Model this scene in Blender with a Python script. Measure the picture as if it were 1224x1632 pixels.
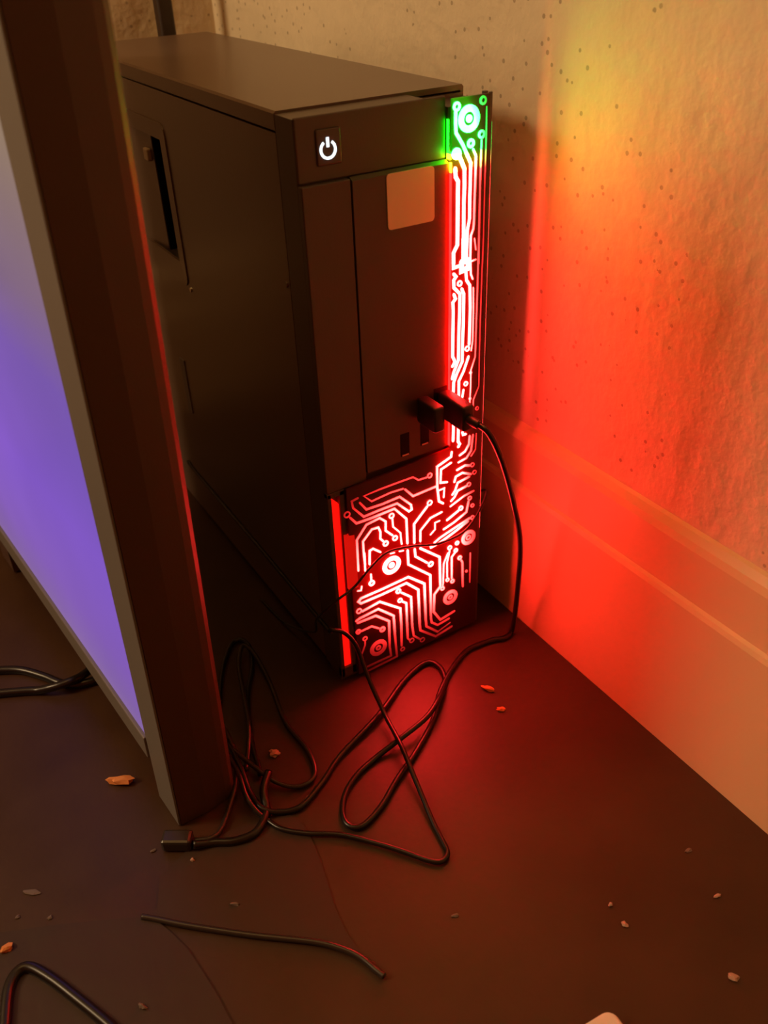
import bpy, bmesh, math, random
from mathutils import Vector, Matrix

for o in list(bpy.data.objects):
    bpy.data.objects.remove(o, do_unlink=True)
scene = bpy.context.scene
COL = scene.collection

# ------------------------------------------------------------------ camera
cam_data = bpy.data.cameras.new('camera')
cam_data.sensor_fit = 'VERTICAL'
cam_data.sensor_height = 36.0
cam_data.lens = 31.438
cam_data.clip_start = 0.01
cam_data.dof.use_dof = True
cam_data.dof.focus_distance = 0.55
cam_data.dof.aperture_fstop = 10.0
cam = bpy.data.objects.new('camera', cam_data)
COL.objects.link(cam)
cam.matrix_world = Matrix(((0.85153, 0.31815, -0.41675, -0.20321),
                           (-0.52315, 0.46277, -0.71565, -0.41565),
                           (-0.03482, 0.82742, 0.56050, 0.45906),
                           (0, 0, 0, 1)))
scene.camera = cam

# ------------------------------------------------------------------ world, lamps, exposure
world = bpy.data.worlds.new('room_air')
scene.world = world
world.use_nodes = True
bg = world.node_tree.nodes['Background']
bg.inputs['Color'].default_value = (1.0, 0.17, 0.012, 1)
bg.inputs['Strength'].default_value = 0.20


def area_lamp(name, loc, target, size, power, color):
    d = bpy.data.lights.new(name, 'AREA')
    d.shape = 'DISK'
    d.size = size
    d.energy = power
    d.color = color
    o = bpy.data.objects.new(name, d)
    COL.objects.link(o)
    o.location = loc
    o.rotation_euler = (Vector(target) - Vector(loc)).to_track_quat('-Z', 'Y').to_euler()
    return o


# the warm lamp of the room, off to the left beyond the slab
area_lamp('room_lamp', (-1.10, 0.38, 0.95), (0.10, 0.0, 0.35), 0.40, 10.0, (1.0, 0.68, 0.36))
area_lamp('ceiling_lamp', (-0.55, 0.15, 1.95), (-0.10, 0.10, 0.3), 0.8, 3.8, (1.0, 0.56, 0.16))

vs = scene.view_settings
vs.view_transform = 'Standard'
vs.look = 'None'
vs.exposure = 0.0
vs.gamma = 1.0
vs.use_curve_mapping = False

W, D, H = 0.117, 0.397, 0.376          # the computer
XB = 0.1475                            # face of the baseboard
XWALL = 0.157                          # face of the plaster
YBACK = 0.48                           # back wall


# ------------------------------------------------------------------ materials
def mat(name, base=(0.8, 0.8, 0.8), rough=0.5, metal=0.0, spec=0.5, emit=None, strength=0.0):
    m = bpy.data.materials.new(name)
    m.use_nodes = True
    b = m.node_tree.nodes['Principled BSDF']
    b.inputs['Base Color'].default_value = (*base, 1)
    b.inputs['Roughness'].default_value = rough
    b.inputs['Metallic'].default_value = metal
    b.inputs['Specular IOR Level'].default_value = spec
    if emit:
        b.inputs['Emission Color'].default_value = (*emit, 1)
        b.inputs['Emission Strength'].default_value = strength
    return m


class N:
    """small node helper"""
    def __init__(self, m):
        self.t = m.node_tree
        self.b = self.t.nodes['Principled BSDF']

    def add(self, kind, **kw):
        n = self.t.nodes.new(kind)
        for k, v in kw.items():
            if k in n.inputs:
                n.inputs[k].default_value = v
            else:
                setattr(n, k, v)
        return n

    def link(self, a, b):
        self.t.links.new(a, b)

    def coord(self, scale=(1, 1, 1), rot=(0, 0, 0)):
        c = self.add('ShaderNodeTexCoord')
        mp = self.add('ShaderNodeMapping')
        mp.inputs['Scale'].default_value = scale
        mp.inputs['Rotation'].default_value = rot
        self.link(c.outputs['Object'], mp.inputs['Vector'])
        return mp.outputs['Vector']

    def noise(self, vec, scale, detail=4, rough=0.5):
        n = self.add('ShaderNodeTexNoise')
        n.inputs['Scale'].default_value = scale
        n.inputs['Detail'].default_value = detail
        n.inputs['Roughness'].default_value = rough
        self.link(vec, n.inputs['Vector'])
        return n.outputs['Fac']

    def shift(self, vec, by):
        a = self.add('ShaderNodeVectorMath', operation='ADD')
        self.link(vec, a.inputs[0])
        a.inputs[1].default_value = by
        return a.outputs[0]

    def math(self, op, a, b=None, clamp=False):
        n = self.add('ShaderNodeMath', operation=op)
        n.use_clamp = clamp
        for i, v in enumerate((a, b)):
            if v is None:
                continue
            if isinstance(v, (int, float)):
                n.inputs[i].default_value = v
            else:
                self.link(v, n.inputs[i])
        return n.outputs[0]

    def ramp(self, fac, stops):
        n = self.add('ShaderNodeValToRGB')
        e = n.color_ramp.elements
        while len(e) < len(stops):
            e.new(0.5)
        for el, (p, c) in zip(e, stops):
            el.position = p
            el.color = (*c, 1)
        self.link(fac, n.inputs['Fac'])
        return n.outputs['Color']

    def bump(self, height, strength, dist):
        n = self.add('ShaderNodeBump')
        n.inputs['Strength'].default_value = strength
        n.inputs['Distance'].default_value = dist
        self.link(height, n.inputs['Height'])
        self.link(n.outputs['Normal'], self.b.inputs['Normal'])


def plaster(name, base):
    m = mat(name, base, 0.6, spec=0.3)
    n = N(m)
    v = n.coord()
    streak = n.noise(n.coord((14, 14, 5), (0.9, 0, 0)), 4.0, 3)
    broad = n.noise(v, 9.0, 3)
    fine = n.noise(v, 130.0, 3)
    vor = n.add('ShaderNodeTexVoronoi')
    vor.inputs['Scale'].default_value = 125.0
    n.link(v, vor.inputs['Vector'])
    dot = n.math('LESS_THAN', vor.outputs['Distance'], 0.16)
    where = n.math('GREATER_THAN', n.noise(n.shift(v, (0.0, 0.42, 0.15)), 6.0, 2), 0.48)
    keep = n.math('GREATER_THAN', n.add('ShaderNodeSeparateColor').outputs[0], 0.5)
    sep = n.t.nodes['Separate Color']
    n.link(vor.outputs['Color'], sep.inputs[0])
    pit = n.math('MULTIPLY', n.math('MULTIPLY', dot, where), keep)
    tone = n.math('ADD', n.math('MULTIPLY', broad, 0.85), n.math('MULTIPLY', streak, 0.15))
    col = n.ramp(tone, [(0.3, tuple(c * 0.93 for c in base)), (0.7, tuple(min(1, c * 1.05) for c in base))])
    mix = n.add('ShaderNodeMix', data_type='RGBA')
    n.link(n.math('MULTIPLY', pit, 0.55), mix.inputs['Factor'])
    n.link(col, mix.inputs[6])
    mix.inputs[7].default_value = (base[0] * 0.30, base[1] * 0.26, base[2] * 0.22, 1)
    n.link(mix.outputs[2], n.b.inputs['Base Color'])
    h = n.math('ADD', n.math('MULTIPLY', streak, 0.28), n.math('MULTIPLY', fine, 0.22))
    h = n.math('ADD', h, n.math('MULTIPLY', n.noise(v, 42.0, 2), 0.30))
    h = n.math('ADD', h, n.math('MULTIPLY', broad, 0.6))
    h = n.math('SUBTRACT', h, n.math('MULTIPLY', pit, 0.5))
    n.bump(h, 1.0, 0.005)
    return m


M = {}
M['plaster'] = plaster('cream_plaster', (0.76, 0.65, 0.45))
M['board'] = mat('painted_baseboard', (0.74, 0.57, 0.32), 0.42, spec=0.4)
n = N(M['board'])
n.bump(n.noise(n.coord((1, 0.25, 1)), 60, 3), 0.12, 0.002)
M['floor'] = mat('dark_vinyl_floor', (0.032, 0.020, 0.014), 0.42, spec=0.45)
n = N(M['floor'])
f1 = n.noise(n.coord(), 14, 5, 0.6)
f2 = n.noise(n.coord((1, 1, 1)), 220, 3)
n.link(n.ramp(f1, [(0.3, (0.038, 0.015, 0.006)), (0.75, (0.060, 0.025, 0.010))]), n.b.inputs['Base Color'])
n.link(n.math('ADD', n.math('MULTIPLY', f1, 0.30), 0.30), n.b.inputs['Roughness'])
n.bump(f2, 0.15, 0.001)


def plastic(name, base, rough, grain=0.10):
    m = mat(name, base, rough, spec=0.5)
    k = N(m)
    k.bump(k.noise(k.coord(), 900, 2), grain, 0.0006)
    return m


M['case'] = plastic('black_painted_steel', (0.13, 0.085, 0.062), 0.32)
M['case'].node_tree.nodes['Principled BSDF'].inputs['Specular IOR Level'].default_value = 1.0
M['bezel'] = plastic('black_bezel_plastic', (0.085, 0.062, 0.050), 0.38)
M['dark'] = mat('deep_black_recess', (0.006, 0.005, 0.005), 0.7, spec=0.2)
M['cable'] = mat('black_cable_rubber', (0.009, 0.007, 0.006), 0.30, spec=0.5)
M['cable_grey'] = mat('dark_grey_cable', (0.028, 0.022, 0.019), 0.28, spec=0.5)
M['plug'] = mat('black_plug_plastic', (0.014, 0.012, 0.012), 0.45)
M['metal'] = mat('nickel', (0.55, 0.52, 0.48), 0.3, metal=1.0)
M['sticker'] = mat('tan_sticker', (0.92, 0.76, 0.60), 0.55, spec=0.3)
M['slab'] = plastic('matt_black_slab', (0.08, 0.042, 0.028), 0.48)
M['grey_frame'] = mat('grey_frame_plastic', (0.16, 0.15, 0.14), 0.5)
M['pole'] = mat('dark_brown_pole', (0.035, 0.020, 0.012), 0.5)
M['white'] = mat('white_plastic', (0.80, 0.76, 0.72), 0.45)
M['sheet'] = mat('dark_grey_sheet', (0.040, 0.020, 0.013), 0.5, spec=0.4)
n = N(M['sheet'])
n.bump(n.noise(n.coord(), 40, 3), 0.3, 0.003)
M['power_glow'] = mat('white_power_light', (0.8, 0.8, 0.8), 0.4, emit=(0.80, 0.92, 1.0), strength=1.9)
M['tab'] = mat('grey_paper_tab', (0.20, 0.17, 0.16), 0.6)
M['cavity_latch'] = mat('beige_latch', (0.45, 0.36, 0.26), 0.5)


def led_material(name, base, amount, falloff=True, green_gain=1.0, white=0.06):
    """plastic lit from behind by a strip of LEDs: green at the top of the strip, red below;
    brightest over the LEDs along the strip and behind the middle of the lower field"""
    m = mat(name, base, 0.4)
    k = N(m)
    c = k.add('ShaderNodeTexCoord')
    s = k.add('ShaderNodeSeparateXYZ')
    k.link(c.outputs['Object'], s.inputs[0])
    x, z = k.math('ADD', s.outputs['X'], W / 2), s.outputs['Z']
    # hue along the height: red below 0.336, green above 0.346
    t = k.math('MULTIPLY', k.math('SUBTRACT', z, 0.337), 1 / 0.010, clamp=True)
    col = k.ramp(t, [(0.0, (1.0, white, white * 0.9)), (0.5, (0.6, 0.35, white * 2.0)),
                     (1.0, (white * 0.5 * green_gain, 0.6 * green_gain, white * 1.6 * green_gain))])
    k.link(col, k.b.inputs['Emission Color'])
    if falloff:
        def blob(cx, cz, rx, rz):
            dx = k.math('MULTIPLY', k.math('SUBTRACT', x, cx), 1 / rx)
            dz = k.math('MULTIPLY', k.math('SUBTRACT', z, cz), 1 / rz)
            r2 = k.math('ADD', k.math('MULTIPLY', dx, dx), k.math('MULTIPLY', dz, dz))
            return k.math('POWER', 2.718, k.math('MULTIPLY', r2, -1.0))
        lo = blob(0.057, 0.088, 0.033, 0.037)
        st = k.math('MULTIPLY', blob(0.092, 0.245, 0.011, 0.110), 1.2)
        gr = k.math('MULTIPLY', blob(0.093, 0.350, 0.012, 0.018), 1.0)
        e = k.math('ADD', k.math('ADD', lo, st), gr)
        e = k.math('ADD', e, 0.006)
        e = k.math('MULTIPLY', e, 1 / 0.32, clamp=True)
        e = k.math('POWER', e, 1.8)
        patch = k.noise(c.outputs['Object'], 70, 2)
        e = k.math('MULTIPLY', e, k.math('ADD', k.math('MULTIPLY', patch, 1.0), 0.5))
        k.link(k.math('MULTIPLY', e, amount), k.b.inputs['Emission Strength'])
    else:
        k.b.inputs['Emission Strength'].default_value = amount
    return m


M['trace'] = led_material('lit_circuit_trace', (0.12, 0.012, 0.010), 72.0, white=0.023)
M['glow'] = led_material('tinted_light_guide', (0.05, 0.01, 0.01), 0.42, white=0.0)  # weak emission puts the red haze between the traces into the guide
M['edge'] = led_material('light_guide_edge', (0.3, 0.1, 0.1), 70.0, white=0.001)  # added emitter, stands in for lens bloom beside the light strip
M['slit'] = led_material('light_guide_slit', (0.3, 0.1, 0.1), 90.0, falloff=False, white=0.03, green_gain=0.6)
M['right_edge'] = led_material('light_guide_right_edge', (0.2, 0.05, 0.05), 14.0, falloff=False, white=0.03, green_gain=0.4)  # added fill emitter for the dark gap between tower and wall
M['red_strip'] = mat('red_lit_vent_diffuser', (0.3, 0.02, 0.02), 0.5, emit=(1.0, 0.004, 0.002), strength=1.3)
M['red_patch'] = mat('red_lit_perforation', (0.3, 0.02, 0.02), 0.5, emit=(1.0, 0.008, 0.004), strength=0.55)


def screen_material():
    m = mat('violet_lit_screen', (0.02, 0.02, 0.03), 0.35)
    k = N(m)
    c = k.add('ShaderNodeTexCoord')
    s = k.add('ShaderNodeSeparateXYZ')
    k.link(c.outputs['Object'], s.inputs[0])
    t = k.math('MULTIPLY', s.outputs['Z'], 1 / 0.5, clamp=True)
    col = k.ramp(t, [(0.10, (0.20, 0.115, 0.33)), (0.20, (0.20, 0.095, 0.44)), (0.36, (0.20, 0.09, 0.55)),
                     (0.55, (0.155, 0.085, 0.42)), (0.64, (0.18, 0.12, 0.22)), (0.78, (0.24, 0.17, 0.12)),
                     (1.0, (0.26, 0.19, 0.13))])  # beige upper stops put a warm room reflection into the emission
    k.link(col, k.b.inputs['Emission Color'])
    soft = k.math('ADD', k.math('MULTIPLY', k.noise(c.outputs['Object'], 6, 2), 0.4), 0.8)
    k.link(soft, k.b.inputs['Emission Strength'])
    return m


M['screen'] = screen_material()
M['debris_orange'] = mat('orange_crumb', (0.75, 0.28, 0.08), 0.7)
M['debris_pale'] = mat('pale_paper_scrap', (0.42, 0.30, 0.24), 0.7)
M['debris_dim'] = mat('grey_lint', (0.16, 0.12, 0.10), 0.8)


# ------------------------------------------------------------------ mesh helpers
def link(name, bm, material, parent=None, smooth=False):
    me = bpy.data.meshes.new(name)
    bm.normal_update()
    bm.to_mesh(me)
    bm.free()
    if smooth:
        for p in me.polygons:
            p.use_smooth = True
    me.materials.append(M[material] if isinstance(material, str) else material)
    o = bpy.data.objects.new(name, me)
    COL.objects.link(o)
    if parent is not None:
        o.parent = parent
        p = parent
        off = Vector((0, 0, 0))
        while p is not None:
            off = off + p.location
            p = p.parent
        me.transform(Matrix.Translation(-off)) if not parent.get('local') else None
    return o


def tag(o, label, cat, group=None):
    o['label'] = label
    o['category'] = cat
    if group:
        o['group'] = group
    return o


def thing(name, loc, label, cat, group=None):
    o = bpy.data.objects.new(name, None)
    o.empty_display_size = 0.02
    COL.objects.link(o)
    o.location = loc
    return tag(o, label, cat, group)


def box(bm, x0, x1, y0, y1, z0, z1, bev=0.0, seg=2):
    g = bmesh.ops.create_cube(bm, size=1)
    v = g['verts']
    for a in v:
        a.co = Vector(((a.co.x + .5) * (x1 - x0) + x0, (a.co.y + .5) * (y1 - y0) + y0, (a.co.z + .5) * (z1 - z0) + z0))
    if bev:
        es = list({e for a in v for e in a.link_edges})
        bmesh.ops.bevel(bm, geom=es, offset=bev, segments=seg, affect='EDGES', profile=0.5)
    return bm


def bxm(name, dims, material, parent=None, bev=0.0, seg=2):
    return link(name, box(bmesh.new(), *dims, bev, seg), material, parent)


def prism(pts, axis, a, b, bm=None):
    """closed outline extruded along an axis; pts are the two other coordinates"""
    bm = bm or bmesh.new()

    def mk(p, w):
        return {'x': (w, p[0], p[1]), 'y': (p[0], w, p[1]), 'z': (p[0], p[1], w)}[axis]
    lo = [bm.verts.new(mk(p, a)) for p in pts]
    hi = [bm.verts.new(mk(p, b)) for p in pts]
    bm.faces.new(lo)
    bm.faces.new(hi)
    for i in range(len(pts)):
        j = (i + 1) % len(pts)
        bm.faces.new((lo[i], lo[j], hi[j], hi[i]))
    bmesh.ops.recalc_face_normals(bm, faces=bm.faces[:])
    return bm


def round_rect(x0, x1, z0, z1, r, k=5):
    out = []
    for cx, cz, a0 in ((x1 - r, z1 - r, 0), (x0 + r, z1 - r, 90), (x0 + r, z0 + r, 180), (x1 - r, z0 + r, 270)):
        for i in range(k + 1):
            a = math.radians(a0 + 90 * i / k)
            out.append((cx + r * math.cos(a), cz + r * math.sin(a)))
    return out


def ribbon(pts, hw, y0, y1):
    """flat line of half width hw in the XZ plane with mitred bends and rounded ends"""
    P = [Vector(p) for p in pts]
    L, Rr = [], []
    for i, p in enumerate(P):
        d0 = (p - P[i - 1]).normalized() if i else (P[1] - p).normalized()
        d1 = (P[i + 1] - p).normalized() if i < len(P) - 1 else d0
        t = (d0 + d1)
        t = t.normalized() if t.length > 0.2 else d1
        nrm = Vector((-t.y, t.x))
        sc = min(1.6, 1 / max(0.4, abs(nrm.dot(Vector((-d0.y, d0.x))))))
        L.append(p + nrm * hw * sc)
        Rr.append(p - nrm * hw * sc)
    bm = bmesh.new()
    rows = []
    d0 = (P[1] - P[0]).normalized()
    d1 = (P[-1] - P[-2]).normalized()
    L2 = [P[0] - d0 * hw * 0.9 + Vector((-d0.y, d0.x)) * hw * 0.4] + L + [P[-1] + d1 * hw * 0.9 + Vector((-d1.y, d1.x)) * hw * 0.4]
    R2 = [P[0] - d0 * hw * 0.9 - Vector((-d0.y, d0.x)) * hw * 0.4] + Rr + [P[-1] + d1 * hw * 0.9 - Vector((-d1.y, d1.x)) * hw * 0.4]
    for a, b in zip(L2, R2):
        rows.append((bm.verts.new((a.x, y0, a.y)), bm.verts.new((b.x, y0, b.y)),
                     bm.verts.new((b.x, y1, b.y)), bm.verts.new((a.x, y1, a.y))))
    for r, s in zip(rows, rows[1:]):
        for i in range(4):
            j = (i + 1) % 4
            bm.faces.new((r[i], r[j], s[j], s[i]))
    bm.faces.new(rows[0])
    bm.faces.new(rows[-1])
    bmesh.ops.recalc_face_normals(bm, faces=bm.faces[:])
    return bm


def annulus(cx, cz, ro, ri, y0, y1, k=24):
    bm = bmesh.new()
    if ri <= 0:
        return prism([(cx + ro * math.cos(2 * math.pi * i / k), cz + ro * math.sin(2 * math.pi * i / k)) for i in range(k)], 'y', y0, y1, bm)
    rows = []
    for i in range(k):
        a = 2 * math.pi * i / k
        c, s = math.cos(a), math.sin(a)
        rows.append([bm.verts.new((cx + r * c, y, cz + r * s)) for r, y in ((ro, y0), (ri, y0), (ri, y1), (ro, y1))])
    for i in range(k):
        a, b = rows[i], rows[(i + 1) % k]
        for q in range(4):
            w = (q + 1) % 4
            bm.faces.new((a[q], a[w], b[w], b[q]))
    bmesh.ops.recalc_face_normals(bm, faces=bm.faces[:])
    return bm


def smooth_path(pts, per=8):
    P = [Vector(p) for p in pts]
    P = [P[0] * 2 - P[1]] + P + [P[-1] * 2 - P[-2]]
    out = []
    for i in range(1, len(P) - 2):
        p0, p1, p2, p3 = P[i - 1:i + 3]
        for s in range(per):
            t = s / per
            out.append(0.5 * ((2 * p1) + (p2 - p0) * t + (2 * p0 - 5 * p1 + 4 * p2 - p3) * t * t + (3 * p1 - p0 - 3 * p2 + p3) * t ** 3))
    out.append(P[-2])
    return out


def tube(pts, r, k=10, bm=None, per=8, floor_min=True):
    bm = bm or bmesh.new()
    path = smooth_path(pts, per)
    if floor_min:
        for p in path:
            p.z = max(p.z, r)
    up = Vector((0, 0, 1))
    prev = None
    rings = []
    for i, p in enumerate(path):
        t = (path[min(i + 1, len(path) - 1)] - path[max(i - 1, 0)]).normalized()
        a = (prev - t * prev.dot(t)) if prev else (up - t * up.dot(t))
        if a.length < 1e-4:
            a = Vector((1, 0, 0)) - t * t.x
        a.normalize()
        prev = a
        b = t.cross(a)
        rings.append([bm.verts.new(p + (a * math.cos(2 * math.pi * q / k) + b * math.sin(2 * math.pi * q / k)) * r) for q in range(k)])
    for A, B in zip(rings, rings[1:]):
        for q in range(k):
            w = (q + 1) % k
            bm.faces.new((A[q], A[w], B[w], B[q]))
    bm.faces.new(rings[0])
    bm.faces.new(rings[-1])
    bmesh.ops.recalc_face_normals(bm, faces=bm.faces[:])
    return bm


# ------------------------------------------------------------------ the room
def structure(o):
    o['kind'] = 'structure'
    return o


structure(bxm('floor', (-2.6, XWALL, -2.6, YBACK, -0.05, 0.0), 'floor'))
structure(bxm('wall_right', (XWALL, XWALL + 0.1, -2.6, YBACK + 0.1, -0.05, 2.4), 'plaster'))
structure(bxm('wall_back', (-2.6, XWALL, YBACK, YBACK + 0.1, -0.05, 2.4), 'plaster'))
prof = [(XWALL, 0.0), (XB, 0.0), (XB, 0.1120), (XB + 0.0012, 0.1150), (XB + 0.0030, 0.1165), (XB + 0.0030, 0.1500),
        (XB + 0.0045, 0.1545), (XB + 0.0075, 0.1585), (XWALL, 0.1600)]
structure(link('baseboard_right', prism(prof, 'y', -2.6, YBACK), 'board'))
profb = [(YBACK, 0.0), (YBACK - 0.0095, 0.0), (YBACK - 0.0095, 0.112), (YBACK - 0.0065, 0.1165), (YBACK - 0.0065, 0.15),
         (YBACK - 0.002, 0.1585), (YBACK, 0.16)]
structure(link('baseboard_back', prism(profb, 'x', -2.6, XB), 'board'))

# ------------------------------------------------------------------ the computer
pc = thing('computer_tower', (W / 2, D / 2, 0), 'black desktop computer tower with red lit circuit board pattern on its front', 'computer')
FB = 0.026                                     # depth of the front bezel
bxm('body', (0.024, W - 0.0006, FB, D, 0.004, H - 0.004), 'case', pc)
# left side panel with an opening for the pull handle
ys = [FB + 0.0008, 0.2135, 0.292, D - 0.001]
zs = [0.006, 0.250, 0.3335, 0.3655]
bm = bmesh.new()
for i in range(3):
    for j in range(3):
        if i == 1 and j == 1:
            continue
        box(bm, 0.0, 0.0016, ys[i], ys[i + 1], zs[j], zs[j + 1])
bmesh.ops.remove_doubles(bm, verts=bm.verts[:], dist=1e-6)
side = link('side_panel', bm, 'case', pc)
# raised surround of the handle
outer = round_rect(0.2010, 0.3045, 0.2335, 0.3450, 0.008)
inner = [(0.2135, 0.250), (0.2135, 0.3335), (0.292, 0.3335), (0.292, 0.250)]
bm = bmesh.new()
no = len(outer)
for x, flip in ((-0.0007, False), (0.0004, True)):
    pass
strip = []
for y, z in outer:
    cy, cz = min(max(y, 0.2135), 0.292), min(max(z, 0.250), 0.3335)
    strip.append(((y, z), (cy, cz)))
va = [bm.verts.new((-0.0009, a[0], a[1])) for a, b in strip]
vb = [bm.verts.new((-0.0002, b[0], b[1])) for a, b in strip]
vc = [bm.verts.new((0.0003, a[0] , a[1])) for a, b in strip]
for i in range(no):
    j = (i + 1) % no
    for q in ((va[i], va[j], vb[j], vb[i]), (va[i], va[j], vc[j], vc[i])):
        try:
            bm.faces.new(q)
        except ValueError:
            pass
bmesh.ops.remove_doubles(bm, verts=bm.verts[:], dist=1e-6)
bmesh.ops.recalc_face_normals(bm, faces=bm.faces[:])
link('handle_surround', bm, 'case', side)
bm = bmesh.new()
# finger slot just behind the near edge, then a shallow ramp rising to the back
prism([(0.0042, 0.2462), (0.0004, 0.2925), (0.0230, 0.2930), (0.0230, 0.2462)], 'z', 0.2495, 0.3340, bm)
link('handle_scoop', bm, 'case', side)
bm = bmesh.new()
box(bm, 0.0215, 0.0230, 0.2120, 0.2470, 0.2490, 0.3345)
prism([(0.0046, 0.2450), (0.0046, 0.2461), (0.0220, 0.2461), (0.0220, 0.2450)], 'z', 0.2495, 0.3340, bm)
link('finger_slot', bm, 'dark', side)  # near-black walls put the shade inside the slot into colour
bxm('latch', (0.0004, 0.0040, 0.2490, 0.2580, 0.3130, 0.3215), 'cavity_latch', side, 0.001)  # beige block puts the highlight near the ramp's top into colour
for yy, zz in ((0.0310, 0.2855), (0.1985, 0.2330)):
    o = link('screw', prism([(yy + 0.0018 * math.cos(a * math.pi / 5), zz + 0.0018 * math.sin(a * math.pi / 5)) for a in range(10)], 'x', -0.0008, 0.001), 'metal' if yy > 0.1 else 'case', pc)
bxm('paper_tab', (-0.0008, 0.0004, 0.2440, 0.2530, 0.112, 0.160), 'tab', pc)
# top cover with a lip folded over the side
bm = bmesh.new()
prism([(0.0, H - 0.0092), (0.0, H - 0.0012), (0.0012, H), (W - 0.0012, H), (W, H - 0.0012), (W, H - 0.012), (W - 0.002, H - 0.012),
       (W - 0.002, H - 0.003), (0.0026, H - 0.003), (0.0026, H - 0.0092)], 'y', FB + 0.0008, D, bm)
link('top_cover', bm, 'case', pc)

# front bezel: outline seen from the front, cut away behind the light strip at the upper right
PY, BY = 0.0022, 0.0050                        # faces of the lower plate and of the power band
prism_pts = [(0.0, 0.004), (W, 0.004), (W, H - 0.006), (0.081, H - 0.006), (0.079, H - 0.0012), (0.0, H - 0.0012)]
bez = link('front_bezel', prism(prism_pts, 'y', 0.0065, FB), 'bezel', pc)
bxm('power_band', (0.0, 0.0900, BY, 0.0068, 0.3440, H - 0.0004), 'bezel', pc, 0.0008)
bxm('corner_column', (0.0, 0.0285, PY, 0.0068, 0.1600, 0.3435), 'bezel', pc, 0.0006)
plate = link('front_plate', prism([(PY - 0.0004, 0.1655), (0.0068, 0.1655), (0.0068, 0.3438), (BY - 0.0004, 0.3438), (PY - 0.0004, 0.3422)], 'x', 0.0293, 0.0900), 'bezel', pc)
bxm('foot_column', (0.0, 0.0028, PY, 0.0068, 0.0040, 0.1592), 'bezel', pc, 0.0004)
bxm('foot_column', (0.0086, 0.0122, PY, 0.0068, 0.0040, 0.1592), 'bezel', pc, 0.0004)
bxm('vent_lintel', (0.0, 0.0122, PY, 0.0068, 0.1560, 0.1598), 'bezel', pc, 0.0003)
bxm('vent_sill', (0.0, 0.0122, PY, 0.0068, 0.0040, 0.0120), 'bezel', pc, 0.0003)
# red lit vent left of the pattern
o = link('vent_strip', prism([(0.0029, 0.0122), (0.0085, 0.0122), (0.0085, 0.1490), (0.0029, 0.1555)], 'y', 0.0040, 0.0062), 'red_strip', pc)
bm = prism([(0.0093, 0.082), (0.0165, 0.0815), (0.0158, 0.1245), (0.0093, 0.1258)], 'y', -0.0004, 0.0028)
link('perforated_patch', bm, 'red_patch', pc)

# power button
bxm('power_button', (0.0112, 0.0255, BY - 0.0009, BY + 0.0003, 0.3515, 0.3690), 'bezel', pc, 0.0008)
btn = pc.children[-1]
btn = [c for c in bpy.data.objects if c.name == 'power_button'][0]
bm = bmesh.new()
cx, cz, k = 0.0176, 0.3591, 28
rows = []
for i in range(k + 1):
    a = math.radians(90 + 34 + (360 - 68) * i / k)
    rows.append([bm.verts.new((cx + r * math.cos(a), y, cz + r * math.sin(a))) for r, y in
                 ((0.00475, BY - 0.0013), (0.0035, BY - 0.0013), (0.0035, BY - 0.0008), (0.00475, BY - 0.0008))])
for a, b in zip(rows, rows[1:]):
    for q in range(4):
        w = (q + 1) % 4
        bm.faces.new((a[q], a[w], b[w], b[q]))
bm.faces.new(rows[0])
bm.faces.new(rows[-1])
box(bm, cx - 0.0007, cx + 0.0007, BY - 0.0013, BY - 0.0008, cz + 0.0012, cz + 0.0058)
bmesh.ops.recalc_face_normals(bm, faces=bm.faces[:])
link('power_symbol', bm, 'power_glow', btn)

# blank square sticker
link('sticker', prism(round_rect(0.0497, 0.0800, 0.3132, 0.3432 - 0.0006, 0.0022), 'y', PY - 0.0010, PY - 0.0003), 'sticker', pc)

# front ports, one of them holding a plug
for x0, x1, z0, z1 in ((0.0540, 0.0605, 0.1690, 0.1850), (0.0690, 0.0755, 0.1722, 0.1880)):
    p = bxm('usb_port', (x0, x1, PY - 0.0006, PY + 0.0006, z0, z1), 'dark', pc)
    bxm('port_rim', (x0 + 0.001, x1 - 0.0008, PY - 0.0010, PY - 0.0005, z0 + 0.0002, z0 + 0.0011), 'metal', p)

# L shaped light guide
gp = [(0.0125, 0.0025), (0.1155, 0.0025), (0.1155, H - 0.0015), (0.0908, H - 0.0015), (0.0908, 0.1640), (0.0125, 0.1600)]
gl = link('light_panel', prism(gp, 'y', 0.0, 0.0016), 'glow', pc)
bxm('panel_edge', (0.0904, 0.0908, 0.0002, 0.0020, 0.1660, 0.3425), 'edge', gl)  # glowing strips added to throw the bloom onto plate and band
bxm('panel_edge', (0.0904, 0.0908, 0.0012, 0.0046, 0.3440, 0.3480), 'edge', gl)
bxm('panel_edge', (0.0904, 0.0908, 0.0032, 0.0046, 0.3481, 0.3640), 'edge', gl)
bxm('panel_edge', (W - 0.0001, W + 0.0003, 0.0003, 0.0015, 0.0900, 0.3600), 'right_edge', gl)  # added out of view, brightens the wall beside the tower
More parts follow.
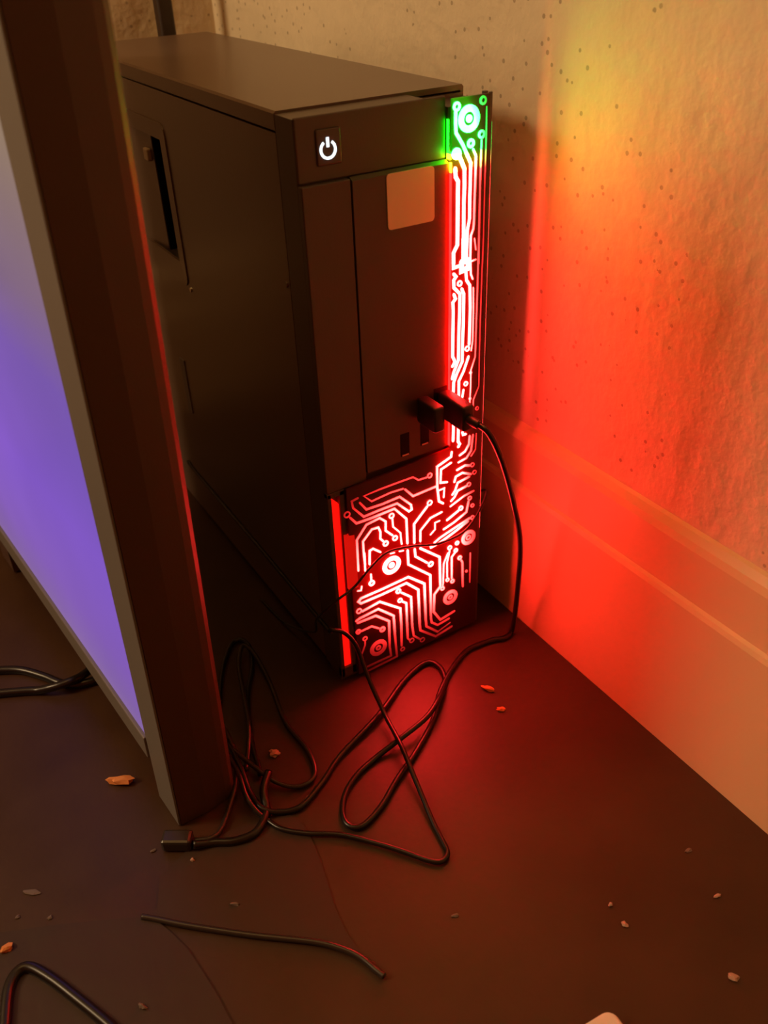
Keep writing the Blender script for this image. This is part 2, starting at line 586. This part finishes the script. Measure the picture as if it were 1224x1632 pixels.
# bezel rim behind the guide leaves a slit on the wall side that leaks a line of light
bxm('bezel_rim', (0.0908, 0.1150, 0.0040, 0.0066, 0.0030, H - 0.0060), 'bezel', bez)
bxm('light_slit', (0.1030, 0.1040, 0.0017, 0.0039, 0.1700, H - 0.020), 'slit', gl)
bxm('outer_rim', (0.1155, W, 0.0, 0.0016, 0.0040, H - 0.001), 'bezel', bez)
bxm('outer_rim', (0.1148, W, 0.0040, 0.0066, 0.0040, H - 0.001), 'bezel', bez)
bxm('outer_rim', (0.0950, W, 0.0014, 0.0042, 0.0040, 0.1640), 'bezel', bez)
for fx in (0.010, W - 0.022):
    for fy in (0.030, D - 0.045):
        bxm('rubber_foot', (fx, fx + 0.012, fy, fy + 0.016, 0.0, 0.0045), 'plug', pc, 0.001)
bxm('bottom_skirt', (0.0, W, 0.0040, 0.0200, 0.0006, 0.0042), 'bezel', pc)

# the luminous circuit drawing, millimetres across and up the front
TRACES = [
    (0.75, [[92.8,368.4],[92.8,361.5],[93.1,357.5],[97.6,351.0],[103.2,340.6],[103.1,334.6],[103.1,329.0],[103.0,322.7],[103.1,310.6],[101.7,304.3],[101.2,287.7]]),
    (0.9, [[93.5,346.9],[95.8,344.7],[99.0,338.2],[99.2,329.0],[98.9,320.3],[99.0,308.7],[99.1,288.1]]),
    (0.95, [[92.8,339.2],[93.1,334.9],[94.8,332.2],[94.7,327.2],[94.8,308.2],[94.8,297.0],[92.1,292.9],[92.2,286.7]]),
    (0.5, [[104.6,347.7],[106.7,343.8],[106.6,337.7],[106.5,328.5],[106.3,318.4],[106.3,309.4],[105.9,304.2],[104.2,300.5],[104.1,287.1]]),
    (0.38, [[110.2,351.7],[110.1,342.1],[110.0,331.0],[110.0,305.4],[110.3,283.0]]),
    (0.25, [[113.1,368.2],[113.3,351.2],[113.2,330.5],[113.3,298.1],[113.2,282.4]]),
    (0.85, [[94.7,300.7],[94.6,296.5],[92.1,292.8],[92.2,284.1],[97.1,284.5]]),
    (1.4, [[98.0,286.5],[102.8,286.4],[102.6,281.9],[98.1,281.2],[98.0,286.5]]),
    (0.7, [[98.6,300.0],[98.8,287.8]]),
    (0.7, [[101.2,299.5],[101.5,288.0]]),
    (0.45, [[103.9,299.0],[104.1,288.9],[104.8,277.7],[106.2,274.5]]),
    (0.3, [[106.9,298.4],[108.0,291.7]]),
    (0.4, [[103.7,285.3],[108.2,285.9]]),
    (0.75, [[101.2,280.0],[101.7,274.7],[104.2,271.1],[104.8,257.2],[104.7,243.1],[104.5,233.5]]),
    (0.8, [[92.4,280.4],[94.1,278.5],[92.4,276.7],[92.6,272.2],[97.0,267.5],[97.0,256.0],[96.6,240.3],[96.5,224.9],[93.0,217.5],[92.0,213.6]]),
    (0.8, [[98.3,270.2],[99.8,266.8],[99.8,247.5],[99.5,234.8],[99.5,223.3],[95.4,216.0],[93.1,210.8],[93.0,204.0]]),
    (0.8, [[92.7,268.0],[93.9,265.1],[92.0,263.3],[92.3,257.1],[92.2,241.4],[92.2,228.5],[93.9,224.8],[92.1,222.0]]),
    (0.35, [[106.8,269.1],[107.2,253.6],[107.2,235.2],[106.2,228.9]]),
    (0.7, [[104.2,225.3],[100.6,216.3],[97.1,210.5],[97.2,199.7]]),
    (0.6, [[100.8,203.4],[99.9,198.5]]),
    (0.32, [[110.0,297.8],[109.8,260.7],[109.4,223.9],[106.3,215.6],[106.4,204.4],[105.9,192.3]]),
    (0.25, [[113.2,297.2],[112.8,267.7],[112.6,228.1],[112.9,202.6],[108.8,194.1],[108.7,187.9]]),
    (0.8, [[93.1,196.6],[93.3,177.3],[93.1,168.9]]),
    (0.8, [[97.0,189.7],[97.2,176.0],[97.1,167.1],[98.5,164.7],[97.4,163.0]]),
    (0.7, [[100.5,173.0],[101.1,170.8],[103.2,170.6]]),
    (0.6, [[106.5,168.1],[106.1,162.2],[102.9,157.6],[98.6,156.0]]),
    (0.5, [[109.2,168.2],[107.9,156.5],[104.1,152.1],[97.6,150.9]]),
    (0.3, [[111.9,168.3],[111.5,156.3],[108.0,152.3]]),
    (0.6, [[107.0,145.3],[103.1,146.7],[96.6,145.3]]),
    (0.6, [[108.3,138.0],[101.0,141.6],[95.6,140.4],[94.5,136.6]]),
    (0.6, [[106.7,136.5],[97.3,135.0],[95.1,129.4],[93.0,127.0]]),
    (0.6, [[104.6,129.7],[97.4,128.6],[94.6,124.2],[91.9,122.2]]),
    (0.5, [[110.9,123.6],[102.5,122.3],[91.4,118.0]]),
    (0.7, [[98.2,111.9],[88.7,107.7]]),
    (0.6, [[106.7,116.4],[105.0,108.1],[94.9,103.6],[85.9,101.0]]),
    (0.6, [[108.0,101.9],[94.9,98.5],[82.5,95.0],[78.1,92.8]]),
    (0.7, [[106.3,99.7],[95.0,95.1],[82.5,90.9],[75.3,89.9],[74.7,91.9]]),
    (0.65, [[92.1,160.7],[91.6,157.3],[80.4,153.5],[80.6,136.8],[82.0,125.7],[85.3,122.8]]),
    (0.6, [[91.6,152.7],[83.6,150.3],[83.1,140.1],[88.5,138.7]]),
    (0.5, [[81.5,134.4],[86.3,134.7],[85.8,127.5]]),
    (0.65, [[80.4,138.5],[71.3,138.1],[61.3,137.6],[55.3,145.0]]),
    (0.45, [[72.2,148.2],[65.7,148.5],[61.6,152.2],[52.4,152.2],[36.3,152.0],[24.4,151.3],[30.0,145.2],[33.0,145.6],[44.1,146.6],[53.8,146.1]]),
    (0.65, [[21.3,147.4],[25.8,140.6],[37.8,140.2],[51.0,140.9],[59.6,131.4],[60.1,127.5],[57.9,126.7],[48.9,136.5],[35.6,136.4],[23.6,135.8],[16.3,145.3],[15.6,150.6],[20.1,151.4]]),
    (0.7, [[13.7,138.9],[18.0,132.8],[30.4,132.6],[46.7,133.2],[55.7,121.7],[56.1,101.3]]),
    (0.65, [[17.2,94.8],[17.5,119.8],[25.2,128.9],[35.3,130.2],[39.7,125.8],[39.4,118.5],[44.6,112.6]]),
    (0.65, [[22.5,97.5],[22.0,108.2],[22.0,116.9],[29.0,123.7],[34.0,123.3],[35.4,119.0],[35.1,113.7],[37.4,110.6]]),
    (0.5, [[44.9,125.9],[45.2,119.4],[50.7,112.3],[51.5,102.6]]),
    (0.8, [[61.6,99.5],[61.7,115.0],[72.5,125.3]]),
    (0.65, [[66.5,98.7],[66.7,107.6],[74.9,114.8],[84.2,116.1]]),
    (0.45, [[82.5,109.6],[78.7,109.4],[78.7,103.9],[74.8,100.9]]),
    (0.65, [[26.0,96.6],[26.6,107.4],[29.2,108.0],[34.7,102.9]]),
    (0.6, [[22.5,107.2],[22.4,92.3]]),
    (0.6, [[26.6,106.6],[26.0,96.3]]),
    (0.75, [[56.1,95.4],[56.4,83.2],[74.5,65.9],[74.8,25.4],[75.4,21.3],[80.7,16.1],[91.0,17.6]]),
    (0.75, [[61.8,94.1],[62.3,87.6],[72.0,77.9]]),
    (0.8, [[66.4,92.8],[82.5,78.5],[83.1,51.8],[77.9,46.7],[77.2,30.7],[83.1,20.1],[95.8,22.5]]),
    (0.6, [[26.6,82.8],[26.6,87.6]]),
    (0.5, [[19.0,80.7],[18.3,77.6],[15.7,78.2]]),
    (0.8, [[80.7,9.5],[70.7,19.7],[70.2,27.7],[69.4,60.4],[56.1,72.3],[34.9,71.2],[17.9,70.8],[15.7,68.9],[17.6,66.5],[34.7,66.6],[54.4,67.7],[64.2,57.3],[64.9,23.9],[65.4,18.4],[78.9,5.8],[93.5,8.5]]),
    (0.3, [[80.7,9.5],[92.2,13.1]]),
    (0.75, [[18.3,59.1],[32.3,61.1],[48.8,47.3],[49.2,31.6],[48.9,11.7]]),
    (0.75, [[13.1,52.8],[15.8,53.9],[30.9,55.2],[43.1,43.2],[43.6,24.1],[44.6,3.4],[19.5,2.1]]),
    (0.75, [[14.1,50.6],[28.6,50.2],[39.1,40.2],[38.8,16.3],[39.6,6.7],[19.8,6.6]]),
    (0.6, [[16.5,41.9],[24.9,42.2],[30.7,37.5]]),
    (0.5, [[18.9,30.9],[18.7,27.8],[15.6,20.5]]),
    (0.7, [[50.1,61.1],[58.0,53.5],[58.5,25.7],[59.5,16.2],[64.7,10.3]]),
    (0.7, [[50.9,52.5],[53.9,49.8],[54.1,31.7],[54.3,16.2],[55.6,14.2]]),
    (0.5, [[85.2,51.4],[85.5,53.2],[86.0,71.1],[89.6,79.0]]),
    (0.55, [[93.1,54.7],[92.9,74.1],[95.8,77.0]]),
    (0.55, [[89.1,57.7],[88.9,71.0],[91.1,80.5]]),
    (0.6, [[101.4,67.5],[102.4,65.2],[102.9,47.8],[103.2,42.7]]),
    (0.35, [[109.3,70.7],[109.4,43.7]]),
    (0.4, [[42.3,98.3],[45.5,97.9]]),
    (0.4, [[49.5,97.3],[52.7,96.6]]),
]
RINGS = [
    (93.4, 370.5, 2.4, 1.1),
    (93.5, 346.9, 3.1, 0),
    (103.0, 350.9, 2.5, 1.0),
    (110.1, 354.6, 2.3, 1.1),
    (110.6, 371.6, 2.3, 1.2),
    (101.5, 363.6, 7.0, 3.5),
    (101.5, 363.6, 2.0, 0),
    (103.1, 231.0, 1.9, 1.0),
    (96.7, 273.9, 1.9, 0.9),
    (102.5, 207.3, 1.7, 0.9),
    (111.9, 187.0, 1.4, 0.9),
    (106.1, 213.9, 1.0, 0),
    (106.0, 195.8, 0.9, 0),
    (109.2, 145.1, 1.7, 1.1),
    (111.1, 138.6, 1.7, 1.2),
    (106.6, 130.4, 1.7, 1.1),
    (100.2, 113.3, 2.0, 0.9),
    (107.6, 118.8, 1.7, 1.0),
    (110.1, 111.8, 1.5, 1.0),
    (110.3, 101.5, 1.7, 1.1),
    (107.2, 85.5, 6.0, 3.4),
    (107.2, 85.5, 2.2, 1.2),
    (74.6, 148.9, 2.0, 1.2),
    (11.7, 142.0, 2.4, 1.5),
    (46.4, 109.7, 2.2, 1.1),
    (39.0, 108.3, 2.3, 1.1),
    (44.3, 128.5, 2.2, 1.2),
    (74.4, 127.4, 2.2, 1.2),
    (43.0, 88.4, 7.3, 3.9),
    (43.0, 88.4, 2.4, 0),
    (74.9, 75.6, 2.4, 1.1),
    (26.8, 80.1, 2.4, 1.0),
    (15.7, 60.6, 2.2, 1.4),
    (33.4, 35.3, 2.4, 1.0),
    (14.1, 42.6, 2.1, 0.8),
    (19.0, 33.7, 2.0, 1.2),
    (29.4, 19.8, 7.0, 3.9),
    (29.4, 19.8, 2.2, 1.0),
    (47.6, 63.6, 2.2, 1.0),
    (48.7, 54.7, 2.0, 1.0),
    (49.6, 8.1, 2.0, 1.2),
    (57.7, 12.5, 2.2, 1.4),
    (67.0, 8.5, 2.2, 1.5),
    (84.9, 49.1, 1.8, 0.9),
    (91.1, 83.1, 1.9, 0.9),
    (97.4, 84.6, 1.8, 0.8),
    (96.3, 78.6, 1.8, 0.8),
    (93.7, 51.9, 1.8, 0.8),
    (89.3, 55.1, 1.7, 0.8),
    (99.9, 70.5, 1.9, 0.8),
    (106.1, 55.7, 1.0, 0),
    (92.0, 37.7, 6.2, 3.6),
    (92.0, 37.7, 2.0, 1.0),
]

for hw, pts in TRACES:
    link('circuit_trace', ribbon([(x / 1000, z / 1000) for x, z in pts], hw * (1.2 if pts[0][0] > 90 else 1.05) / 1000, -0.0004, 0.0002), 'trace', gl)
for x, z, ro, ri in RINGS:
    link('circuit_ring', annulus(x / 1000, z / 1000, ro / 1000, ri / 1000, -0.00055, 0.0001), 'trace', gl)

# ------------------------------------------------------------------ the glowing slab on the left
slab = bpy.data.objects.new('display_slab', None)
COL.objects.link(slab)
tag(slab, 'tall black slab with glowing violet face and grey border, standing left of the computer', 'display')
w_ = Vector((0.01723, -0.02365, 0.99957)).normalized()
x_ = Vector((0.99544, 0.09536, 0.0))
x_ = (x_ - w_ * x_.dot(w_)).normalized()
y_ = w_.cross(x_)
slab.matrix_world = Matrix(((x_.x, y_.x, w_.x, -0.1418), (x_.y, y_.y, w_.y, -0.0500), (x_.z, y_.z, w_.z, 0.0008), (0, 0, 0, 1)))


def sl(name, bm, material):
    me = bpy.data.meshes.new(name)
    bm.normal_update()
    bm.to_mesh(me)
    bm.free()
    me.materials.append(M[material])
    o = bpy.data.objects.new(name, me)
    COL.objects.link(o)
    o.parent = slab
    return o


TOP = 0.465
sl('end_post', prism([(0.0, 0.0), (0.017, -0.0012), (0.031, 0.0), (0.0355, 0.0012), (0.0388, 0.0042), (0.0405, 0.009), (0.0405, 0.032), (0.0, 0.032)],
                     'z', 0.0, TOP), 'slab')
sl('back_shell', box(bmesh.new(), 0.0022, 0.0400, 0.0320, 0.3500, 0.0545, TOP), 'slab')
sl('side_border', box(bmesh.new(), -0.0016, -0.0001, 0.0004, 0.0280, 0.0, TOP, 0.0004), 'grey_frame')
sl('bottom_border', box(bmesh.new(), -0.0030, 0.0300, 0.0282, 0.3500, 0.0360, 0.0538, 0.0010), 'grey_frame')
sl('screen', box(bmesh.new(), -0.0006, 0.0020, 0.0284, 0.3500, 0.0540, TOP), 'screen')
sl('rear_foot', box(bmesh.new(), 0.0020, 0.0380, 0.3200, 0.3500, -0.0070, 0.0358), 'slab')

# ------------------------------------------------------------------ pole behind the computer
pole = thing('metal_pole', (0.0995, 0.452, 0), 'thin dark brown pole standing upright behind the computer', 'pole')
bm = bmesh.new()
prism(round_rect(0.0925, 0.1065, 0.445, 0.459, 0.003), 'z', 0.004, 1.25, bm)
link('shaft', bm, 'pole', pole)
bm = bmesh.new()
prism(round_rect(0.0875, 0.1115, 0.440, 0.464, 0.005), 'z', 0.0, 0.006, bm)
link('foot_cap', bm, 'plug', pole)

# ------------------------------------------------------------------ plugs and cables
CABLES = {
    'usb_cable': [(0.0859,-0.036,0.1994),(0.0884,-0.044,0.1954),(0.0973,-0.046,0.1745),(0.1115,-0.042,0.1369),(0.1228,-0.038,0.0988),(0.1278,-0.033,0.0561),(0.1325,-0.0244,0.006),(0.124,-0.0271,0.0022),(0.1142,-0.0238,0.0022),(0.102,-0.0223,0.0022),(0.0887,-0.0232,0.0022),(0.0672,-0.0346,0.0022),(0.0493,-0.0479,0.0022),(0.0323,-0.0652,0.0022),(0.0069,-0.0823,0.0022),(-0.0143,-0.0937,0.0022),(-0.0311,-0.1044,0.0022),(-0.0451,-0.1105,0.0022),(-0.0536,-0.1108,0.0022),(-0.0575,-0.1046,0.0022),(-0.0545,-0.0947,0.0022),(-0.0461,-0.0845,0.0022),(-0.0333,-0.0766,0.0022),(-0.0162,-0.0714,0.0022),(0.0029,-0.0697,0.006),(0.026,-0.0655,0.008),(0.0414,-0.0572,0.008),(0.0578,-0.0426,0.0022),(0.0645,-0.0298,0.0022),(0.0636,-0.0191,0.0022),(0.0549,-0.0165,0.0022),(0.034,-0.0239,0.0022),(0.003,-0.0425,0.004),(-0.0349,-0.0573,0.0022),(-0.0543,-0.0693,0.0022),(-0.0748,-0.0787,0.0022),(-0.088,-0.075,0.0022),(-0.096,-0.0682,0.004),(-0.0976,-0.0535,0.005),(-0.0953,-0.0354,0.007),(-0.0943,-0.0155,0.008),(-0.0978,-0.0017,0.008)],
    'thin_cable': [(-0.006,0.2643,0.0575),(-0.006,0.2428,0.0553),(-0.007,0.1062,0.0547),(-0.008,0.0086,0.0544),(-0.0092,-0.006,0.0606),(-0.002,-0.01,0.0572),(0.0039,-0.013,0.0469),(0.0061,-0.018,0.0341),(0.0058,-0.03,0.0205),(0.0045,-0.05,0.0086),(-0.0017,-0.0795,0.011),(-0.0075,-0.1065,0.006),(-0.0134,-0.1325,0.0025),(-0.0161,-0.1471,0.0022),(-0.0183,-0.1547,0.0022),(-0.0244,-0.1571,0.0022),(-0.0303,-0.1523,0.0022),(-0.0398,-0.1388,0.0022),(-0.0494,-0.1265,0.0022),(-0.0642,-0.1097,0.0022),(-0.0805,-0.0981,0.0022),(-0.0921,-0.0869,0.0022),(-0.0969,-0.0758,0.0022),(-0.1003,-0.0685,0.005),(-0.1017,-0.058,0.009),(-0.099,-0.0411,0.011),(-0.0995,-0.0245,0.011),(-0.1023,-0.0134,0.011)],
    'loop_cable': [(-0.0857,-0.0429,0.0022),(-0.0839,-0.0362,0.0022),(-0.0776,-0.0107,0.0022),(-0.0638,0.0248,0.0022),(-0.0485,0.0508,0.0022),(-0.0417,0.0703,0.0022),(-0.0434,0.0815,0.0022),(-0.0511,0.0816,0.0022),(-0.0637,0.0664,0.0022),(-0.0744,0.0481,0.0022),(-0.0829,0.0303,0.0022)],
    'looped_lead': [(-0.092,-0.0345,0.0022),(-0.0824,-0.0173,0.0022),(-0.0743,-0.0005,0.006),(-0.0666,0.0247,0.007),(-0.0582,0.0512,0.007),(-0.0475,0.0696,0.007),(-0.0437,0.0622,0.007),(-0.0434,0.047,0.005),(-0.0453,0.0258,0.0022),(-0.052,-0.011,0.0022),(-0.0508,-0.0393,0.0022),(-0.054,-0.0576,0.0022),(-0.0604,-0.0647,0.0022),(-0.0707,-0.0638,0.0022),(-0.0801,-0.0548,0.004),(-0.0875,-0.0386,0.007),(-0.0938,-0.0184,0.008),(-0.098,-0.0054,0.008)],
    'adapter_cable': [(-0.1399,-0.0673,0.004),(-0.1324,-0.0705,0.004),(-0.1244,-0.068,0.0022),(-0.1139,-0.057,0.0022),(-0.1013,-0.0403,0.004),(-0.0932,-0.0204,0.006),(-0.0909,-0.0028,0.006),(-0.0898,0.0139,0.0022)],
    'power_cord': [(-0.1416,-0.0701,0.005),(-0.1306,-0.0733,0.0022),(-0.1196,-0.0794,0.0022),(-0.1063,-0.0808,0.0022),(-0.0947,-0.0712,0.0022),(-0.0906,-0.059,0.006),(-0.0815,-0.0474,0.007)],
    'floor_cable': [(-0.1824,-0.0958,0.0022),(-0.1759,-0.1018,0.0022),(-0.1626,-0.1147,0.0022),(-0.1358,-0.1383,0.0022),(-0.109,-0.1601,0.0022),(-0.0982,-0.1717,0.0022),(-0.0922,-0.1812,0.0022),(-0.0885,-0.1923,0.0022),(-0.0871,-0.1963,0.0022)],
    'black_cord': [(-0.2313,0.1614,0.0022),(-0.2149,0.1544,0.0022),(-0.1949,0.1427,0.0022),(-0.1809,0.1256,0.0022),(-0.1719,0.1112,0.0022),(-0.1618,0.1031,0.0022),(-0.1488,0.1005,0.0022),(-0.1298,0.1017,0.0022)],
    'black_cord2': [(-0.2356,0.1371,0.0022),(-0.2119,0.1258,0.0022),(-0.1922,0.1157,0.0022),(-0.178,0.1058,0.007),(-0.1663,0.1024,0.009),(-0.1552,0.1065,0.007),(-0.1408,0.1189,0.0032),(-0.1242,0.1258,0.0032)],
    'corner_cord': [(-0.2658,-0.1341,0.0022),(-0.2603,-0.1169,0.0022),(-0.2545,-0.0984,0.0022),(-0.2484,-0.091,0.0022),(-0.2421,-0.0919,0.0022),(-0.2345,-0.1034,0.0022),(-0.2261,-0.1204,0.0022),(-0.2144,-0.1461,0.0022),(-0.2044,-0.1731,0.0022)],
    'thin_wire': [(-0.01,0.12,0.001),(-0.008,0.075,0.006),(-0.006,0.03,0.03),(-0.0144,0.004,0.0653),(-0.0027,-0.005,0.0819),(0.011,-0.005,0.0873),(0.0236,-0.005,0.0976),(0.0375,-0.005,0.1047),(0.0583,-0.005,0.1012),(0.0788,-0.005,0.0948),(0.1034,-0.004,0.0971),(0.1195,-0.003,0.118),(0.1215,0.008,0.115),(0.122,0.05,0.08),(0.123,0.1,0.03),(0.124,0.13,0.001)],

}


def cable(key, name, r, material, label, cat='cable'):
    pts = CABLES[key]
    c = sum((Vector(p) for p in pts), Vector()) / len(pts)
    bm = tube(pts, r)
    bmesh.ops.translate(bm, verts=bm.verts[:], vec=-Vector((c.x, c.y, 0)))
    o = link(name, bm, material, None, True)
    o.location = (c.x, c.y, 0)
    return tag(o, label, cat)


# USB lead: plug, strain relief and cable move together
lead = thing('usb_cable', (0.0859, -0.040, 0.0), 'black usb cable hanging in an arc from the computer front, looping on the floor', 'cable')
PXc, PZc = 0.0845, 0.2000
bm = box(bmesh.new(), PXc - 0.0045, PXc + 0.0045, -0.0285, -0.0010, PZc - 0.0085, PZc + 0.0085, 0.0018)
link('plug_body', bm, 'plug', lead, True)
link('plug_shell', box(bmesh.new(), PXc - 0.0024, PXc + 0.0024, -0.0012, 0.0026, PZc - 0.006, PZc + 0.006), 'metal', lead)
link('strain_relief', tube([(PXc, -0.0270, PZc), (PXc, -0.0330, PZc), (0.0857, -0.0370, 0.1994)], 0.0030), 'plug', lead, True)
link('cord', tube(CABLES['usb_cable'], 0.0019), 'cable', lead, True)
bxm('port_recess', (PXc - 0.0052, PXc + 0.0052, PY - 0.0006, PY + 0.0002, PZc - 0.0092, PZc + 0.0092), 'dark', pc)
dg = thing('usb_dongle', (0.0690, -0.01, 0.190), 'stubby black usb stick plugged in left of the cable plug', 'usb stick')
link('stick_body', box(bmesh.new(), 0.0650, 0.0730, -0.0200, 0.0000, 0.1915, 0.2085, 0.0016), 'plug', dg, True)
link('stick_shell', box(bmesh.new(), 0.0668, 0.0712, -0.0005, 0.0026, 0.1940, 0.2060), 'metal', dg)

cable('thin_cable', 'audio_cable', 0.0016, 'cable', 'thin black cable running along the computer side, then doubling back on the floor')
cable('loop_cable', 'data_cable', 0.0017, 'cable', 'black cable bent into a narrow hairpin beside the slab, under another lead')
cable('looped_lead', 'charging_cable', 0.0016, 'cable_grey', 'dark grey lead in a wide teardrop loop between slab and computer')
cable('power_cord', 'power_cord', 0.0026, 'cable', 'thick black cord curling round the foot of the slab')
cable('floor_cable', 'extension_cable', 0.0017, 'cable_grey', 'grey cable lying almost straight across the front of the dark sheet')
cable('black_cord', 'black_cord', 0.0030, 'cable', 'thick black cord passing under the violet face, the further of two')
cable('black_cord2', 'black_cord', 0.0030, 'cable', 'thick black cord crossing over the other one under the violet face')
cable('corner_cord', 'bent_cord', 0.0030, 'cable', 'black cord in a sharp bend at the bottom left corner')
cable('thin_wire', 'thin_wire', 0.0009, 'cable', 'very thin black wire slanting up across the lower lit circuit pattern')
adp = thing('inline_connector', (-0.148, -0.063, 0.0), 'grey connector block with its cable at the foot of the slab', 'connector')
bm = box(bmesh.new(), -0.0095, 0.0085, -0.0050, 0.0050, 0.0005, 0.0095, 0.0018)
bmesh.ops.rotate(bm, verts=bm.verts[:], cent=(0, 0, 0), matrix=Matrix.Rotation(math.radians(-33), 3, 'Z'))
bmesh.ops.translate(bm, verts=bm.verts[:], vec=(-0.148, -0.0625, 0))
link('connector_body', bm, 'cable_grey', adp)
link('lead', tube(CABLES['adapter_cable'], 0.0017), 'cable_grey', adp, True)

# ------------------------------------------------------------------ thin dark sheets on the floor
def sheet(name, pts, th, label, lift=0.0):
    c = Vector((sum(p[0] for p in pts) / len(pts), sum(p[1] for p in pts) / len(pts), 0))
    bm = prism([(p[0] - c.x, p[1] - c.y) for p in pts], 'z', 0.0, th)
    o = link(name, bm, 'sheet')
    o.location = (c.x, c.y, lift)
    return tag(o, label, 'sheet')


sheet('floor_sheet', [(-0.1783, -0.0973), (-0.1724, -0.1111), (-0.1676, -0.1268), (-0.1658, -0.1401), (-0.1639, -0.1569), (-0.163, -0.1763),
                      (-0.162, -0.2023), (-0.2885, -0.1251), (-0.2761, -0.0508), (-0.2211, -0.0755)], 0.0016,
      'thin dark sheet with a curved edge lying at the bottom left of the floor')
sheet('floor_sheet', [(-0.0832, -0.0795), (-0.0794, -0.0873), (-0.0802, -0.1051), (-0.0835, -0.1229), (-0.0897, -0.1491), (-0.0914, -0.1641),
                      (-0.0906, -0.1783), (-0.0875, -0.1931), (-0.0945, -0.175), (-0.1089, -0.1595), (-0.1358, -0.1376), (-0.1626, -0.114),
                      (-0.1753, -0.0992), (-0.1655, -0.077), (-0.1449, -0.0683), (-0.1135, -0.0705)], 0.0010,
      'thin dark pointed sheet on the floor between the cable bundle and the straight grey cable')

# ------------------------------------------------------------------ white plastic corner in the foreground
bm = prism(round_rect(-0.026, 0.026, -0.0155, 0.0155, 0.0055), 'z', 0.0, 0.008)
es = [e for e in bm.edges if abs(e.verts[0].co.z - 0.008) < 1e-5 and abs(e.verts[1].co.z - 0.008) < 1e-5]
bmesh.ops.bevel(bm, geom=es, offset=0.0012, segments=2, affect='EDGES')
o = link('white_adapter', bm, 'white')
o.rotation_euler = (0, 0, math.radians(-4))
o.location = (-0.0295, -0.2860, 0)
tag(o, 'white plastic block with rounded corner poking in at the bottom edge', 'plastic block')

# ------------------------------------------------------------------ crumbs and scraps
random.seed(7)


def scrap(name, x, y, lx, ly, material, label, cat, ang, h=0.0016):
    bm = bmesh.new()
    bmesh.ops.create_icosphere(bm, subdivisions=2, radius=0.5)
    for v in bm.verts:
        k = 1 + 0.7 * (random.random() - 0.5)
        v.co = Vector((v.co.x * lx * k, v.co.y * ly * k * (1 + 0.5 * v.co.x), max(v.co.z, -0.4) * h * (1 + 0.5 * random.random())))
    zmin = min(v.co.z for v in bm.verts)
    for v in bm.verts:
        v.co.z -= zmin
    o = link(name, bm, material)
    o.location = (x, y, 0)
    o.rotation_euler = (0, 0, math.radians(ang))
    tag(o, label, cat, 'crumbs and scraps on the floor')


SCRAPS = [
    ('food_crumb', -0.1634, 0.0024, 17, 6, 'debris_orange', 'long orange crumb just left of the slab foot', 'crumb', -30, 5),
    ('food_crumb', 0.0816, -0.0616, 10, 4, 'debris_orange', 'larger red lit crumb on the floor in front of the computer', 'crumb', -60, 3),
    ('food_crumb', 0.0773, -0.0815, 6, 3, 'debris_orange', 'small red lit crumb below the larger one in front of the computer', 'crumb', -40, 2),
    ('paper_scrap', 0.0390, -0.2290, 2.4, 2.2, 'debris_pale', 'tiny bright speck on the floor above the white block', 'scrap', 0, 1.5),
    ('paper_scrap', 0.0373, -0.2414, 3, 4, 'debris_pale', 'small pale flake just below the tiny bright speck', 'scrap', 20, 1.2),
    ('paper_scrap', 0.0918, -0.2567, 4.8, 2, 'debris_pale', 'thin pale flake near the right edge of the floor', 'scrap', -10, 1.0),
    ('paper_scrap', 0.0633, -0.2920, 5.7, 3.5, 'debris_pale', 'pale scrap in the bottom right corner', 'scrap', -50, 1.4),
    ('lint_tuft', 0.1005, -0.2279, 5, 2, 'debris_dim', 'faint lint on the floor nearest the baseboard', 'lint', -10, 0.8),
    ('paper_scrap', -0.0701, -0.0313, 6, 7, 'debris_pale', 'pinkish scrap inside the teardrop cable loop', 'scrap', 35, 3),
    ('paper_scrap', -0.0696, -0.0767, 8, 4, 'debris_dim', 'dull scrap below the teardrop cable loop', 'scrap', 30, 3),
    ('food_crumb', -0.2504, -0.0737, 6.5, 5, 'debris_orange', 'round orange crumb at the left edge above the bent cord', 'crumb', 10, 4),
    ('lint_tuft', -0.2310, -0.0456, 10.5, 3.2, 'debris_dim', 'long grey lint at the left, highest of the lint specks there', 'lint', -35, 1.0),
    ('lint_tuft', -0.2413, -0.0568, 2.8, 2, 'debris_dim', 'tiny lint speck just above the round orange crumb', 'lint', 0, 1.0),
    ('lint_tuft', -0.2259, -0.0671, 2.8, 2.2, 'debris_dim', 'tiny lint speck right of the round orange crumb', 'lint', 0, 1.0),
    ('paper_scrap', -0.1984, -0.1434, 2.8, 4.8, 'debris_dim', 'upright oval scrap at the bottom, on the dark sheet right of the bent cord', 'scrap', 30, 3.2),
    ('lint_tuft', -0.1357, -0.1163, 5.6, 1.8, 'debris_dim', 'flat lint on the pointed sheet above the straight grey cable', 'lint', -35, 2.0),
    ('paper_scrap', -0.1455, -0.0769, 2.5, 2.3, 'debris_pale', 'small pale speck below the grey connector block', 'scrap', 0, 2.2),
    ('lint_tuft', -0.1628, -0.0576, 3.2, 2, 'debris_dim', 'faint lint speck left of the grey connector block', 'lint', 0, 1.0),
    ('lint_tuft', -0.0364, -0.1878, 4, 2, 'debris_dim', 'faint lint in the open middle of the floor', 'lint', -20, 0.9),
]
for nm, x, y, lx, ly, mm, lb, ct, an, h in SCRAPS:
    scrap(nm, x, y, lx / 1000, ly / 1000, mm, lb, ct, an, h / 1000)
